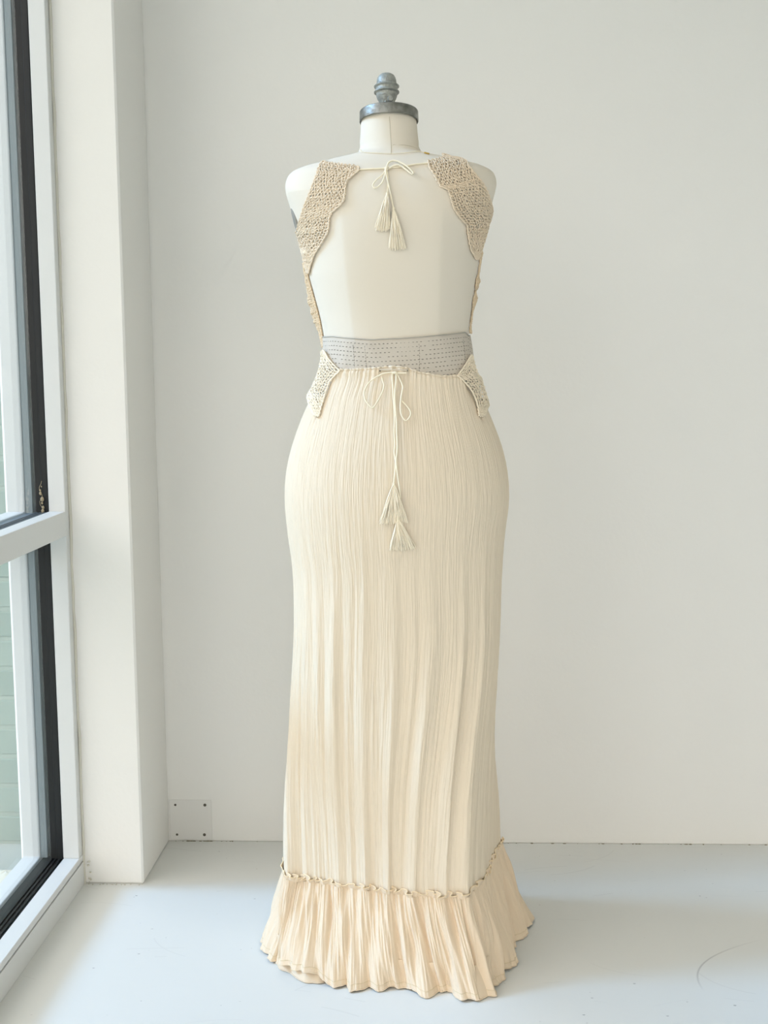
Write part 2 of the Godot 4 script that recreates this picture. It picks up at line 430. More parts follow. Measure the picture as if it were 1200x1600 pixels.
func floor_texture() -> ImageTexture:
	var w := 2048
	var h := 1365
	var im := Image.create(w, h, false, Image.FORMAT_RGB8)
	im.fill(FLOOR_PAINT)
	var r := RandomNumberGenerator.new()
	r.seed = 5
	# soft wear, then scuffs, then specks
	for k in 260:
		var c := Vector2(r.randf() * w, r.randf() * h)
		var ang := r.randf_range(-0.5, 0.5) + (PI if r.randf() < 0.5 else 0.0)
		var curl := r.randf_range(-0.012, 0.012)
		var steps := r.randi_range(10, 90)
		var d := r.randf_range(0.01, 0.05)
		for s in steps:
			ang += curl
			c += Vector2(cos(ang), sin(ang) * 0.8)
			dab(im, c, 0.6, FLOOR_PAINT.darkened(d))
	for k in 300:
		var c := Vector2(r.randf() * w, r.randf() * h)
		var q := r.randf()
		dab(im, c, r.randf_range(0.3, 0.6) if q < 0.93 else r.randf_range(0.6, 1.0), FLOOR_PAINT.darkened(r.randf_range(0.1, 0.5)))
	# marks one can find in the photograph: the arc on the right, and specks
	for s in 160:
		var t := s / 159.0
		var x := lerpf(0.475, 0.425, sin(t * PI * 0.62)) + 0.10 * pow(1.0 - t, 3.0)
		var z := lerpf(-2.43, -2.22, t)
		dab(im, floor_px(x, z), 0.9, FLOOR_PAINT.darkened(0.16 * sin(t * PI)))
	for q in [[-0.42, -2.60, 0.3], [-0.60, -2.34, 0.4], [-0.60, -2.45, 0.25], [-0.67, -2.28, 0.35], [0.47, -2.17, 0.6], [0.31, -2.245, 0.4], [0.23, -2.19, 0.3], [0.21, -2.13, 0.5], [0.35, -2.13, 0.4], [-0.67, -2.61, 0.55], [0.57, -2.34, 0.35]]:
		for j in 3:
			dab(im, floor_px(q[0], q[1]) + Vector2(j * 0.8, 0.5 * (j % 2)), 0.5, FLOOR_PAINT.darkened(q[2]))
	return ImageTexture.create_from_image(im)

func floor_px(x: float, z: float) -> Vector2:
	return Vector2((x + 1.2) / 3.0 * 2048.0, (z + 3.1) / 2.0 * 1365.0)

func dab(im: Image, c: Vector2, r: float, col: Color) -> void:
	for y in range(int(c.y - r), int(c.y + r) + 2):
		for x in range(int(c.x - r), int(c.x + r) + 2):
			if x >= 0 and y >= 0 and x < im.get_width() and y < im.get_height():
				var k := clampf(r + 0.5 - Vector2(x, y).distance_to(c), 0.0, 1.0)
				if k > 0.0:
					im.set_pixel(x, y, im.get_pixel(x, y).lerp(col, k))

func build_room() -> void:
	# floor: a slab with its top at y = 0
	var fm := mat(Color.WHITE, 0.55, 0.0, 0.35)
	fm.albedo_texture = floor_texture()
	fm.normal_enabled = true
	fm.normal_texture = noise_normal(0.012, 2.0, 512, 21)
	fm.normal_scale = 0.2
	var a := Acc.new()
	a.box(Vector3(-0.95, -0.16, BACK_Z - 0.2), Vector3(4.7, 0.0, 4.2))
	for k in a.v.size():
		a.uv[k] = Vector2((a.v[k].x + 1.2) / 3.0, (a.v[k].z + 3.1) / 2.0)
	part("floor", a, fm, self, "structure")
	wall("ceiling", Vector3(-1.0, 3.4, BACK_Z - 0.2), Vector3(4.7, 3.6, 4.2), M.ceiling)
	var wb := wall("wall_back", Vector3(PIER_X - 0.32, 0.0, BACK_Z - 0.2), Vector3(4.7, 3.4, BACK_Z), M.wall)
	wall("wall_right", Vector3(4.5, 0.0, BACK_Z), Vector3(4.7, 3.4, 4.0), M.wall)
	# the street front behind the camera is glazed too
	wall("wall_front", Vector3(-0.95, 0.0, 4.0), Vector3(4.7, 0.12, 4.2), M.wall)
	wall("wall_front", Vector3(-0.95, 3.28, 4.0), Vector3(4.7, 3.4, 4.2), M.wall)
	var sw := struct_node("window_2")
	for k in 5:
		var x := lerpf(-0.92, 4.47, k / 4.0)
		var fa := Acc.new()
		fa.box(Vector3(x - 0.03, 0.12, 4.04), Vector3(x + 0.03, 3.28, 4.16), 0.002)
		part("upright_mullion", fa, M.frame, sw)
		if k < 4:
			fa = Acc.new()
			fa.box(Vector3(x + 0.03, 0.12, 4.095), Vector3(x + 5.39 / 4.0 - 0.03, 3.28, 4.101))
			part("pane", fa, M.glass, sw)
	# the pier between the window and the back wall, and the rest of the window wall
	wall("wall_left", Vector3(-0.93, 0.0, BACK_Z), Vector3(PIER_X, 3.4, PIER_Z), M.wall, 0.004)
	wall("wall_left", Vector3(-0.93, 2.72, PIER_Z), Vector3(PIER_X, 3.4, 4.0), M.wall, 0.004)
	wall("wall_left", Vector3(-0.93, 0.0, 1.75), Vector3(PIER_X, 2.72, 4.0), M.wall, 0.004)
	# caulk line between pier and frame
	a = Acc.new()
	var pts := PackedVector3Array()
	for k in 60:
		pts.append(Vector3(WIN_X + 0.002 + n_mid.get_noise_2d(k * 0.5, 3.0) * 0.002, k / 59.0 * 2.7, PIER_Z + 0.001))
	a.tube(pts, 0.0035, 6)
	part("trim_1", a, M.caulk, self, "structure")
	# the patch low in the corner of the back wall with its four screw holes
	a = Acc.new()
	var c0 := Vector3(-0.664, 0.004, BACK_Z)
	a.box(c0, c0 + Vector3(0.098, 0.095, 0.0014), 0.0006)
	var pm := mat(WALL_PAINT.darkened(0.03), 0.9)
	part("wall_patch", a, pm, wb)
	for q in [[0.014, 0.083], [0.083, 0.083], [0.016, 0.012], [0.080, 0.012]]:
		a = Acc.new()
		a.tube(PackedVector3Array([c0 + Vector3(q[0], q[1], 0.0005), c0 + Vector3(q[0], q[1], 0.0018)]), 0.0028 + 0.0008 * float(q[0] > 0.05), 10)
		part("screw_hole", a, M.hole, wb)
	# crumbs of old caulk and dirt along the foot of the wall, pier and sill
	a = Acc.new()
	var r := RandomNumberGenerator.new()
	r.seed = 40
	for k in 70:
		var x := r.randf_range(-0.655, 1.15)
		if k < 22:
			x = r.randf_range(-0.655, -0.56)
		var s := r.randf_range(0.0006, 0.0017)
		blob(a, Vector3(x, s * 0.5, BACK_Z + s * 0.8 + 0.0005), Vector3(s * r.randf_range(1.0, 4.0), s * 0.8, s), 7)
	part("wall_base_dirt", a, M.dirt, wb, "stuff")
	a = Acc.new()
	for k in 26:
		var t := r.randf()
		var s := r.randf_range(0.0008, 0.002)
		var p := Vector3(lerpf(WIN_X + 0.01, PIER_X, t), s * 0.3, PIER_Z + s + r.randf() * 0.004)
		if k < 10:
			p = Vector3(WIN_X + 0.008 + r.randf() * 0.008, r.randf() * 0.05, PIER_Z + 0.002)
			s *= 1.5
		blob(a, p, Vector3(s, s * 0.7, s), 7)
	part("chipped_caulk", a, M.caulk, self, "stuff").set_meta("label", "crumbs of chipped caulk at the foot of the pier by the window sill")
	get_node("chipped_caulk").set_meta("category", "debris")

func build_window() -> void:
	var w := struct_node("window_1")
	var z_ends: Array[float] = [PIER_Z, -1.18, 0.28, 1.75]
	var top := 2.72
	var sill := SILL_Y
	# profile across the wall: inner member, gasket channel, glass, outer member
	var xi := WIN_X
	var x1 := WIN_X - 0.034
	var xg := WIN_X - 0.064
	var x2 := WIN_X - 0.068
	var x3 := WIN_X - 0.083
	var xo := WIN_X - 0.120
	var mw := 0.027
	# sill: base board, dark groove, nosing, track, outer sill
	var a := Acc.new()
	a.box(Vector3(xo, 0.0, PIER_Z), Vector3(xi + 0.002, sill - 0.0165, 1.75), 0.001)
	part("sill_base", a, M.frame, w)
	a = Acc.new()
	a.box(Vector3(xo + 0.01, sill - 0.018, PIER_Z), Vector3(xi - 0.004, sill - 0.012, 1.75))
	part("sill_groove", a, M.frame_groove, w)
	a = Acc.new()
	a.box(Vector3(x1, sill - 0.0135, PIER_Z), Vector3(xi + 0.001, sill, 1.75), 0.0012)
	part("sill_nosing", a, M.frame, w)
	a = Acc.new()
	a.box(Vector3(x3 + 0.001, sill - 0.02, PIER_Z), Vector3(x1 - 0.0005, sill - 0.004, 1.75))
	for xx: float in [x1 - 0.008, x1 - 0.017, x1 - 0.025]:
		a.box(Vector3(xx - 0.002, sill - 0.005, PIER_Z), Vector3(xx + 0.002, sill - 0.001, 1.75), 0.0008)
	part("sill_track", a, M.gasket, w)
	a = Acc.new()
	a.box(Vector3(xo, sill - 0.03, PIER_Z), Vector3(x3, sill + 0.004, 1.75), 0.0012)
	part("outer_sill", a, M.frame_outer, w)
	# head
	a = Acc.new()
	a.box(Vector3(xo, top - 0.05, PIER_Z), Vector3(xi, top, 1.75), 0.0012)
	part("window_head", a, M.frame, w)
	# jambs and upright mullions
	for k in z_ends.size():
		var z := z_ends[k]
		var lo := z - (0.0 if k == 0 else mw)
		var hi := z + (mw if k < z_ends.size() - 1 else 0.0)
		a = Acc.new()
		a.box(Vector3(x1, sill, lo), Vector3(xi, top - 0.05, hi), 0.0012)
		var jamb := part("jamb" if k == 0 or k == z_ends.size() - 1 else "upright_mullion", a, M.frame, w)
		a = Acc.new()
		a.box(Vector3(xg, sill - 0.004, lo), Vector3(x1, top - 0.05, hi - 0.004), 0.001)
		a.box(Vector3(x1 - 0.014, sill - 0.004, lo), Vector3(x1 - 0.001, top - 0.05, hi - 0.0005), 0.001)
		part("gasket", a, M.gasket, jamb)
		a = Acc.new()
		a.box(Vector3(x3, sill, lo), Vector3(x2 - 0.0005, top - 0.05, hi - 0.003), 0.001)
		part("glazing_stop", a, M.stop, jamb)
		a = Acc.new()
		a.box(Vector3(xo, sill, lo), Vector3(x3 - 0.0005, top - 0.05, hi), 0.0012)
		part("outer_jamb", a, M.frame_outer, jamb)
	# transom bar and panes
	for k in z_ends.size() - 1:
		var za := z_ends[k] + mw
		var zb := z_ends[k + 1] - mw
		a = Acc.new()
		a.box(Vector3(x1, BAR_LOW, za), Vector3(xi, BAR_HIGH, zb), 0.0008)
		var bar := part("transom_bar", a, M.frame, w)
		a = Acc.new()
		a.box(Vector3(x3, BAR_LOW + 0.004, za), Vector3(x1, BAR_HIGH - 0.004, zb))
		for xx: float in [x1 - 0.008, x1 - 0.017, x1 - 0.025]:
			a.box(Vector3(xx - 0.002, BAR_HIGH - 0.005, za), Vector3(xx + 0.002, BAR_HIGH - 0.001, zb), 0.0008)
		part("gasket", a, M.gasket_grey, bar)
		a = Acc.new()
		a.box(Vector3(xo, BAR_LOW, za), Vector3(x3 - 0.0005, BAR_HIGH, zb), 0.0012)
		part("outer_bar", a, M.frame_outer, bar)
		a = Acc.new()
		a.box(Vector3(xg - 0.003, BAR_HIGH - 0.004, za - 0.004), Vector3(xg + 0.003, top - 0.05, zb + 0.004))
		part("pane", a, M.glass, w)
		a = Acc.new()
		a.box(Vector3(xg - 0.003, sill - 0.004, za - 0.004), Vector3(xg + 0.003, BAR_LOW + 0.004, zb + 0.004))
		part("pane", a, M.glass, w)

func build_outside() -> void:
	var a := Acc.new()
	a.box(Vector3(-30, -0.4, -14), Vector3(-0.95, YARD_Y, 14))
	a.box(Vector3(-30, -0.4, 4.25), Vector3(14, YARD_Y, 30))
	part("pavement", a, M.pavement, self, "structure")
	# a painted brick pier that stands out from the building just past the window
	var z := -3.16
	a = Acc.new()
	a.box(Vector3(-1.90, YARD_Y, z - 0.24), Vector3(-1.00, 3.4, z - 0.004))
	var wl := part("brick_pier", a, M.mortar, self, "structure")
	var shapes := []
	for k in 3:
		var b := Acc.new()
		b.box(Vector3(-0.1075, -0.0325, -0.03), Vector3(0.1075, 0.0325, 0.0), 0.003)
		shapes.append(b.mesh([M.block, M.block_b, M.block_c][k]))
	var r := RandomNumberGenerator.new()
	r.seed = 2
	for row in 45:
		for c in 4:
			var o := MeshInstance3D.new()
			o.name = "brick"
			o.mesh = shapes[r.randi() % 3]
			o.position = Vector3(-1.12 - c * 0.225 + (0.06 if row % 2 else 0.0), YARD_Y + 0.04 + row * 0.075, z + r.randf_range(-0.001, 0.001))
			wl.add_child(o, true)
	# low building across the yard
	a = Acc.new()
	a.box(Vector3(-16.0, YARD_Y, -10.0), Vector3(-10.0, 3.7, 12.0), 0.02)
	var nb := part("neighbour_building", a, M.facade, self, "structure")
	a = Acc.new()
	a.box(Vector3(-16.1, 3.7, -10.1), Vector3(-9.9, 3.85, 12.1), 0.02)
	part("parapet", a, M.mortar, nb)
	for k in 5:
		a = Acc.new()
		a.box(Vector3(-10.02, 1.0, -8.6 + k * 4.2), Vector3(-9.98, 2.4, -7.0 + k * 4.2), 0.005)
		part("window", a, M.dark_glass, nb)

# ---------------------------------------------------------------- surfaces of the form and of the skirt

func section(T: PackedFloat32Array, y: float) -> PackedFloat32Array:
	# rows of eight numbers: y, centre x, centre z, half width, depth at the back, depth at the front, squareness, tilt
	var n := T.size() / 8
	y = clampf(y, T[0], T[(n - 1) * 8])
	var k := 0
	while k < n - 2 and T[(k + 1) * 8] <= y:
		k += 1
	var kp := maxi(k - 1, 0)
	var kq := mini(k + 2, n - 1)
	var y0 := T[k * 8]
	var tt := T[(k + 1) * 8] - y0
	var out := PackedFloat32Array()
	out.resize(8)
	for c in 8:
		out[c] = cubic_interpolate_in_time(T[k * 8 + c], T[(k + 1) * 8 + c], T[kp * 8 + c], T[kq * 8 + c], (y - y0) / tt, tt, T[kp * 8] - y0, T[kq * 8] - y0)
	return out

func section_point(s: PackedFloat32Array, phi: float, y: float, off := 0.0) -> Vector3:
	var a := deg_to_rad(phi)
	var e := 2.0 / s[6]
	var sx := signf(sin(a)) * pow(absf(sin(a)), e)
	var cz := signf(cos(a)) * pow(absf(cos(a)), e)
	var p := Vector3(s[1] + (s[3] + off) * sx, y, s[2] + ((s[4] if cz >= 0.0 else s[5]) + off) * cz)
	p.y += (p.z - s[2]) * s[7]
	return p

func body_point(phi: float, y: float, off := 0.0) -> Vector3:
	var s := section(BODY, y)
	var p := section_point(s, phi, y, off)
	# the side panels of the back turn away at the princess seams
	var g := clampf((y - 1.10) / 0.04, 0.0, 1.0) * clampf((1.40 - y) / 0.08, 0.0, 1.0)
	p.z -= g * 0.32 * maxf(0.0, absf(p.x - s[1]) - (0.076 + (y - 1.15) * 0.06))
	return p

func ring(T: PackedFloat32Array, phi: float) -> Vector2:
	# a closed plan curve given as rows of three numbers: degrees from the back, x, z
	var n := T.size() / 3
	phi = fposmod(phi + 90.0, 360.0) - 90.0
	var k := n - 1
	for q in n:
		if T[q * 3] > phi:
			k = q - 1
			break
	var i: Array[int] = [posmod(k - 1, n), posmod(k, n), posmod(k + 1, n), posmod(k + 2, n)]
	var a := T[i[1] * 3]
	var tp := T[i[0] * 3] - a
	var tt := T[i[2] * 3] - a
	var tq := T[i[3] * 3] - a
	if tp > 0.0: tp -= 360.0
	if tt < 0.0: tt += 360.0
	while tq < tt: tq += 360.0
	var w := (phi - a) / tt
	return Vector2(cubic_interpolate_in_time(T[i[1] * 3 + 1], T[i[2] * 3 + 1], T[i[0] * 3 + 1], T[i[3] * 3 + 1], w, tt, tp, tq),
		cubic_interpolate_in_time(T[i[1] * 3 + 2], T[i[2] * 3 + 2], T[i[0] * 3 + 2], T[i[3] * 3 + 2], w, tt, tp, tq))

func skirt_mix(y: float) -> float:
	return smoothstep(0.62, 0.15, y)

func skirt_point(phi: float, y: float, off := 0.0) -> Vector3:
	var s := section(SKIRT, y)
	var p := section_point(s, phi, y, off)
	var w := skirt_mix(y)
	if w > 0.0:
		var q := ring(HEADING, phi)
		p.x = lerpf(p.x, q.x * (1.0 + off / 0.2), w)
		p.z = lerpf(p.z, q.y * (1.0 + off / 0.16), w)
	return p

func surface(on_skirt: bool, phi: float, y: float, off := 0.0) -> Vector3:
	return skirt_point(phi, y, off) if on_skirt else body_point(phi, y, off)

func outward(on_skirt: bool, phi: float, y: float) -> Vector3:
	var px := surface(on_skirt, phi + 1.0, y) - surface(on_skirt, phi - 1.0, y)
	var py := surface(on_skirt, phi, y - 0.003) - surface(on_skirt, phi, y + 0.003)
	return py.cross(px).normalized()

func back_z(on_skirt: bool, x: float, y: float) -> float:
	# depth of the back surface behind the point (x, y)
	var lo := -88.0
	var hi := 88.0
	for k in 18:
		var m := (lo + hi) * 0.5
		if surface(on_skirt, m, y).x < x:
			lo = m
		else:
			hi = m
	return surface(on_skirt, lo, y).z

func smooth_path(p: PackedVector3Array, per := 5) -> PackedVector3Array:
	var out := PackedVector3Array()
	for k in p.size() - 1:
		for s in per:
			out.append(p[k].cubic_interpolate(p[k + 1], p[maxi(k - 1, 0)], p[mini(k + 2, p.size() - 1)], float(s) / per))
	out.append(p[p.size() - 1])
	return out

func laid(T: PackedFloat32Array, on_skirt: bool, off: float, loose := 0.0) -> PackedVector3Array:
	# a cord whose x, y pairs are given, lying on the back surface
	var p := PackedVector3Array()
	var n := T.size() / 2
	for k in n:
		var x := T[k * 2]
		var y := T[k * 2 + 1]
		p.append(Vector3(x, y, back_z(on_skirt, x, y) + off + loose * sin(PI * k / (n - 1.0))))
	return smooth_path(p)

# ---------------------------------------------------------------- the dress form

func build_form() -> void:
	var f := thing("dress_form", "cream linen dress form with a steel neck cap and grey knob on top", "dress form", FORM_AT, FORM_TURN)
	var ys := PackedFloat32Array()
	var y := 1.535
	while y > 0.80:
		ys.append(y)
		y -= 0.0022 if y > 1.40 else 0.007
	ys.append(0.80)
	var P := PackedVector3Array()
	var nu := 220
	for q in ys:
		var s := section(BODY, q)
		for i in nu:
			P.append(body_point(i * 360.0 / nu, q))
	# close the bottom
	for k in 3:
		for i in nu:
			var b := body_point(i * 360.0 / nu, 0.80)
			P.append(Vector3(b.x * (0.97 - 0.32 * k), 0.80 - 0.001 * k, b.z * (0.97 - 0.32 * k)))
	var a := Acc.new()
	a.grid(P, nu, true)
	part("body", a, M.linen, f)
	# seams: centre back of the neck, and the collar
	for T: PackedFloat32Array in [NECK_SEAM]:
		a = Acc.new()
		a.tube(on_body(T, -0.0001), 0.0005, 6)
		part("seam", a, M.collar_seam if T == NECK_SEAM else M.seam, f)
	a = Acc.new()
	a.tube(on_body(COLLAR_SEAM, 0.0), 0.0005, 6)
	part("collar_seam", a, M.collar_seam, f)
	# neck cap: a tilted steel band with a closed top
	var tilt := Basis(Vector3.RIGHT, -atan(0.157))
	var cap := Transform3D(tilt, Vector3(0.0025, 1.5335, -0.004))
	var prof: Array[Vector2] = [Vector2(0.001, 0.0110), Vector2(0.030, 0.0110), Vector2(0.0500, 0.0106), Vector2(0.0518, 0.0100), Vector2(0.0526, 0.0086), Vector2(0.0527, 0.0), Vector2(0.0527, -0.0078), Vector2(0.0523, -0.0086), Vector2(0.0512, -0.0086), Vector2(0.0510, -0.0070), Vector2(0.0508, 0.006)]
	a = Acc.new()
	lathe(a, prof, 96, cap)
	part("neck_cap", a, M.steel, f)
	# knob: a turned cast head with two rims
	var kn: Array[Vector2] = [Vector2(0.0006, 0.0640), Vector2(0.006, 0.0638), Vector2(0.0105, 0.0628), Vector2(0.0138, 0.0603), Vector2(0.0161, 0.0562), Vector2(0.0174, 0.0510), Vector2(0.0180, 0.0450), Vector2(0.0182, 0.0418),
		Vector2(0.0214, 0.0411), Vector2(0.0227, 0.0398), Vector2(0.0225, 0.0382), Vector2(0.0206, 0.0372), Vector2(0.0198, 0.0362), Vector2(0.0197, 0.0322), Vector2(0.0202, 0.0303), Vector2(0.0220, 0.0295), Vector2(0.0227, 0.0281), Vector2(0.0223, 0.0266), Vector2(0.0194, 0.0257),
		Vector2(0.0190, 0.0240), Vector2(0.0184, 0.0195), Vector2(0.0168, 0.0145), Vector2(0.0143, 0.0095), Vector2(0.0118, 0.0050), Vector2(0.0106, 0.0020), Vector2(0.0104, -0.002)]
	a = Acc.new()
	var kx := Transform3D(tilt.scaled_local(Vector3(1, 0.92, 1)), cap.origin + tilt.scaled_local(Vector3(1, 0.92, 1)) * Vector3(-0.0035, 0.0217, 0.0))
	lathe(a, kn, 64, kx)
	var knob := part("knob", a, M.cast, f)
	a = Acc.new()
	a.tube(PackedVector3Array([kx * Vector3(0.006, 0.0088, 0.008), kx * Vector3(0.0066, 0.0088, 0.0155), kx * Vector3(0.0068, 0.0088, 0.0175), kx * Vector3(0.0069, 0.0088, 0.0185)]), 0.0056, 20, false, PackedFloat32Array([1.0, 1.0, 0.96, 0.78]))
	part("set_screw", a, M.cast, knob)
	a = Acc.new()
	a.box(Vector3(-0.0035, -0.001, 0.007), Vector3(-0.0010, 0.0075, 0.0135), 0.0008, kx)
	a.box(Vector3(-0.0080, -0.001, 0.006), Vector3(-0.0058, 0.0070, 0.0115), 0.0008, kx)
	part("clamp_lug", a, M.cast, knob)
	# armhole plates
	for sg: float in [-1.0, 1.0]:
		a = Acc.new()
		var pr: Array[Vector2] = []
		for k in 13:
			var t := PI * k / 12.0
			pr.append(Vector2(maxf(0.0005, pow(sin(t), 0.6)), cos(t)))
		var bs := Basis(Vector3.FORWARD, sg * deg_to_rad(90.0 + 12.5)) * Basis.from_scale(Vector3(0.038, 0.007, 0.030))
		lathe(a, pr, 48, Transform3D(bs, Vector3(0.0045 + sg * (0.1702 if sg < 0.0 else 0.1675), 1.3570, -0.005)))
		part("armhole_plate", a, M.plate, f)
	# post and foot, inside the skirt
	a = Acc.new()
	var post: Array[Vector2] = [Vector2(0.001, 0.83), Vector2(0.014, 0.83), Vector2(0.014, 0.03), Vector2(0.02, 0.028), Vector2(0.10, 0.016), Vector2(0.105, 0.012), Vector2(0.105, 0.0), Vector2(0.001, 0.0)]
	lathe(a, post, 40, Transform3D.IDENTITY)
	part("stand", a, M.iron, f)

func on_body(T: PackedFloat32Array, off: float) -> PackedVector3Array:
	var p := PackedVector3Array()
	for k in T.size() / 2:
		p.append(body_point(T[k * 2], T[k * 2 + 1]) + outward(false, T[k * 2], T[k * 2 + 1]) * off)
	var q := smooth_path(p, 6)
	return q

func lathe(a: Acc, prof: Array[Vector2], nu: int, xf: Transform3D) -> void:
	var P := PackedVector3Array()
	for r in prof:
		for i in nu:
			var t := TAU * i / nu
			P.append(xf * Vector3(r.x * sin(t), r.y, r.x * cos(t)))
	a.grid(P, nu, true)

# ---------------------------------------------------------------- the belt

func belt_top(phi: float) -> float:
	return keyed(BELT_TOP, phi)

func keyed(T: PackedFloat32Array, x: float) -> float:
	var n := T.size() / 2
	if x <= T[0]:
		return T[1]
	for k in n - 1:
		if x <= T[k * 2 + 2]:
			return lerpf(T[k * 2 + 1], T[k * 2 + 3], (x - T[k * 2]) / (T[k * 2 + 2] - T[k * 2]))
	return T[n * 2 - 1]

func build_belt() -> void:
	var b := thing("elastic_belt", "grey elastic waist belt with rows of fine dashes above the skirt", "belt", FORM_AT, FORM_TURN)
	var nu := 260
	var P := PackedVector3Array()
	for j in 22:
		for i in nu:
			var phi := -180.0 + i * 360.0 / nu
			var yt := belt_top(phi)
			var t := j / 20.0
			var yy := lerpf(yt, 1.047, clampf((t - 0.03) / 0.97, 0.0, 1.0))
			var wob := n_mid.get_noise_2d(phi * 0.06, yy * 12.0) * 0.0009
			var off := 0.0036 + wob
			if j == 0:
				off = 0.0008
			if j == 1:
				off = 0.0032
			P.append(body_point(phi, yy, off))
	var a := Acc.new()
	a.grid(P, nu, true)
	part("band", a, M.belt, b)
	a = Acc.new()
	var pts := PackedVector3Array()
	for i in 121:
		var phi := -80.0 + i * 160.0 / 120.0
		pts.append(body_point(phi, belt_top(phi) - 0.0004, 0.0032))
	a.tube(pts, 0.0010, 6)
	part("edge_binding", a, M.belt_edge, b)
	a = Acc.new()
	for row in 9:
		var phi := -76.0
		while phi < 76.0:
			var y := belt_top(phi) - 0.0085 - row * 0.0077
			var s := section(BODY, y)
			var p0 := body_point(phi, y, 0.0038)
			var dp := body_point(phi + 0.5, y, 0.0038) - p0
			var step := 0.5 / dp.length()          # degrees per metre
			var l := 0.0033 * step
			if y > 1.05 and rng.randf() < 0.94:
				a.tube(PackedVector3Array([p0, body_point(phi + l * 0.5, y, 0.0040), body_point(phi + l, y, 0.0038)]), 0.00062, 5, false, PackedFloat32Array([0.5, 1.0, 0.5]))
			phi += 0.0074 * step * rng.randf_range(0.94, 1.06)
	part("stitching", a, M.stitch, b, "stuff")
	a = Acc.new()
	for phi: float in [-32.0, -22.0, 13.0, 58.0]:
		for k in 12:
			var y := belt_top(phi) - 0.012 - k * 0.005
			a.tube(PackedVector3Array([body_point(phi, y, 0.0038), body_point(phi + 0.05, y - 0.003, 0.0038)]), 0.00035, 5)
	part("seam_stitching", a, M.stitch, b, "stuff")

# ---------------------------------------------------------------- the dress

func skirt_top(phi: float) -> float:
	return keyed(SKIRT_TOP, phi)

func columns_round(front: int, rest: int) -> PackedFloat32Array:
	# degrees round the body, close together where the photograph looks
	var c := PackedFloat32Array()
	for i in front:
		c.append(-112.0 + 224.0 * i / front)
	for i in rest:
		c.append(112.0 + 136.0 * i / rest)
	return c

func build_dress() -> void:
	var d := thing("dress", "backless cream crinkled maxi dress with lace straps, tassel ties and a ruffled hem", "dress", FORM_AT, FORM_TURN)
	build_skirt(d)
	build_tier(d)
	# crochet
	lace(d, "lace_strap", LACE_LEFT, false, 0.0032, 0.0066, 0.00120, M.lace)
	lace(d, "lace_strap", LACE_RIGHT, false, 0.0032, 0.0066, 0.00120, M.lace)
	lace(d, "lace_inset", HIP_LEFT, true, 0.0032, 0.0070, 0.00110, M.lace_net)
	lace(d, "lace_inset", HIP_RIGHT, true, 0.0032, 0.0074, 0.00110, M.lace_net)
	lace(d, "lace_edge", SIDE_LEFT, false, 0.0030, 0.0048, 0.0014, M.lace_tan, true)
	lace(d, "lace_edge", SIDE_RIGHT, false, 0.0026, 0.0046, 0.0013, M.lace_tan, true)
	# the front of the bodice, round the bust
	var P := PackedVector3Array()
	for j in 40:
		for i in 90:
			var phi := 101.0 + 158.0 * i / 89.0
			var y := lerpf(1.36 + 0.09 * smoothstep(0.55, 0.9, absf(i - 44.5) / 44.5) * (1.0 - smoothstep(0.9, 1.0, absf(i - 44.5) / 44.5)), 1.06, j / 39.0)
			P.append(body_point(phi, y, 0.004 + 0.0012 * n_mid.get_noise_2d(phi * 0.3, y * 60.0)))
	var a := Acc.new()
	a.grid(P, 90, false)
	part("bodice_front", a, M.cotton, d)
	# neck tie
	for T: PackedFloat32Array in [TIE_LEFT, TIE_RIGHT]:
		a = Acc.new()
		a.tube(laid(T, false, 0.0022), 0.0016, 7)
		part("neck_tie", a, M.cord, d)
	a = Acc.new()
	a.tube(laid(TIE_LOOP_A, false, 0.0028, 0.004), 0.0013, 7)
	a.tube(laid(TIE_LOOP_B, false, 0.0030, 0.006), 0.0016, 7)
	blob(a, Vector3(-0.0030, 1.4312, back_z(false, -0.003, 1.431) + 0.0045), Vector3(0.0034, 0.0040, 0.0036))
	part("neck_bow", a, M.cord, d)
	for k in 2:
		a = Acc.new()
		var T: PackedFloat32Array = [TIE_TAIL_A, TIE_TAIL_B][k]
		a.tube(laid(T, false, 0.0036 + 0.0012 * k), 0.0014, 7)
		part("tie_cord", a, M.cord, d)
	tassel(d, Vector2(-0.0022, 1.3850), -0.0240, 0.0015, 1.3245, false, 1)
	tassel(d, Vector2(0.0086, 1.3585), 0.0000, 0.0290, 1.2930, false, 2)
	# waist drawstring
	a = Acc.new()
	a.tube(laid(DRAW_LOOP_A, true, 0.0062, 0.003), 0.0014, 7)
	a.tube(laid(DRAW_LOOP_B, true, 0.0062, 0.002), 0.0014, 7)
	blob(a, Vector3(0.0075, 1.0800, back_z(true, 0.0075, 1.08) + 0.0075), Vector3(0.0048, 0.0026, 0.0030))
	part("waist_bow", a, M.cord, d)
	for k in 2:
		a = Acc.new()
		var T: PackedFloat32Array = [DRAW_TAIL_A, DRAW_TAIL_B][k]
		a.tube(laid(T, true, 0.0060 + 0.0012 * k), 0.0015, 7)
		part("drawstring", a, M.cord, d)
	for x: float in [-0.0185, 0.0295]:
		a = Acc.new()
		var z := back_z(true, x, 1.0835) + 0.0040
		a.tube(PackedVector3Array([Vector3(x, 1.0835, z - 0.002), Vector3(x, 1.0835, z + 0.0006)]), 0.0013, 10)
		part("cord_opening", a, M.hole, d)
	a = Acc.new()
	var slot := PackedVector3Array()
	for k in 17:
		var x := lerpf(-0.0195, 0.0305, k / 16.0)
		slot.append(Vector3(x, 1.0850 - 0.0016 * k / 16.0, back_z(true, x, 1.084) + 0.0022))
	a.tube(slot, 0.0026, 8)
	part("buttonhole", a, M.buttonhole, d)
	tassel(d, Vector2(0.0034, 0.8880), -0.0225, 0.0275, 0.8195, true, 3)
	tassel(d, Vector2(0.0098, 0.8270), -0.0060, 0.0400, 0.7735, true, 4)

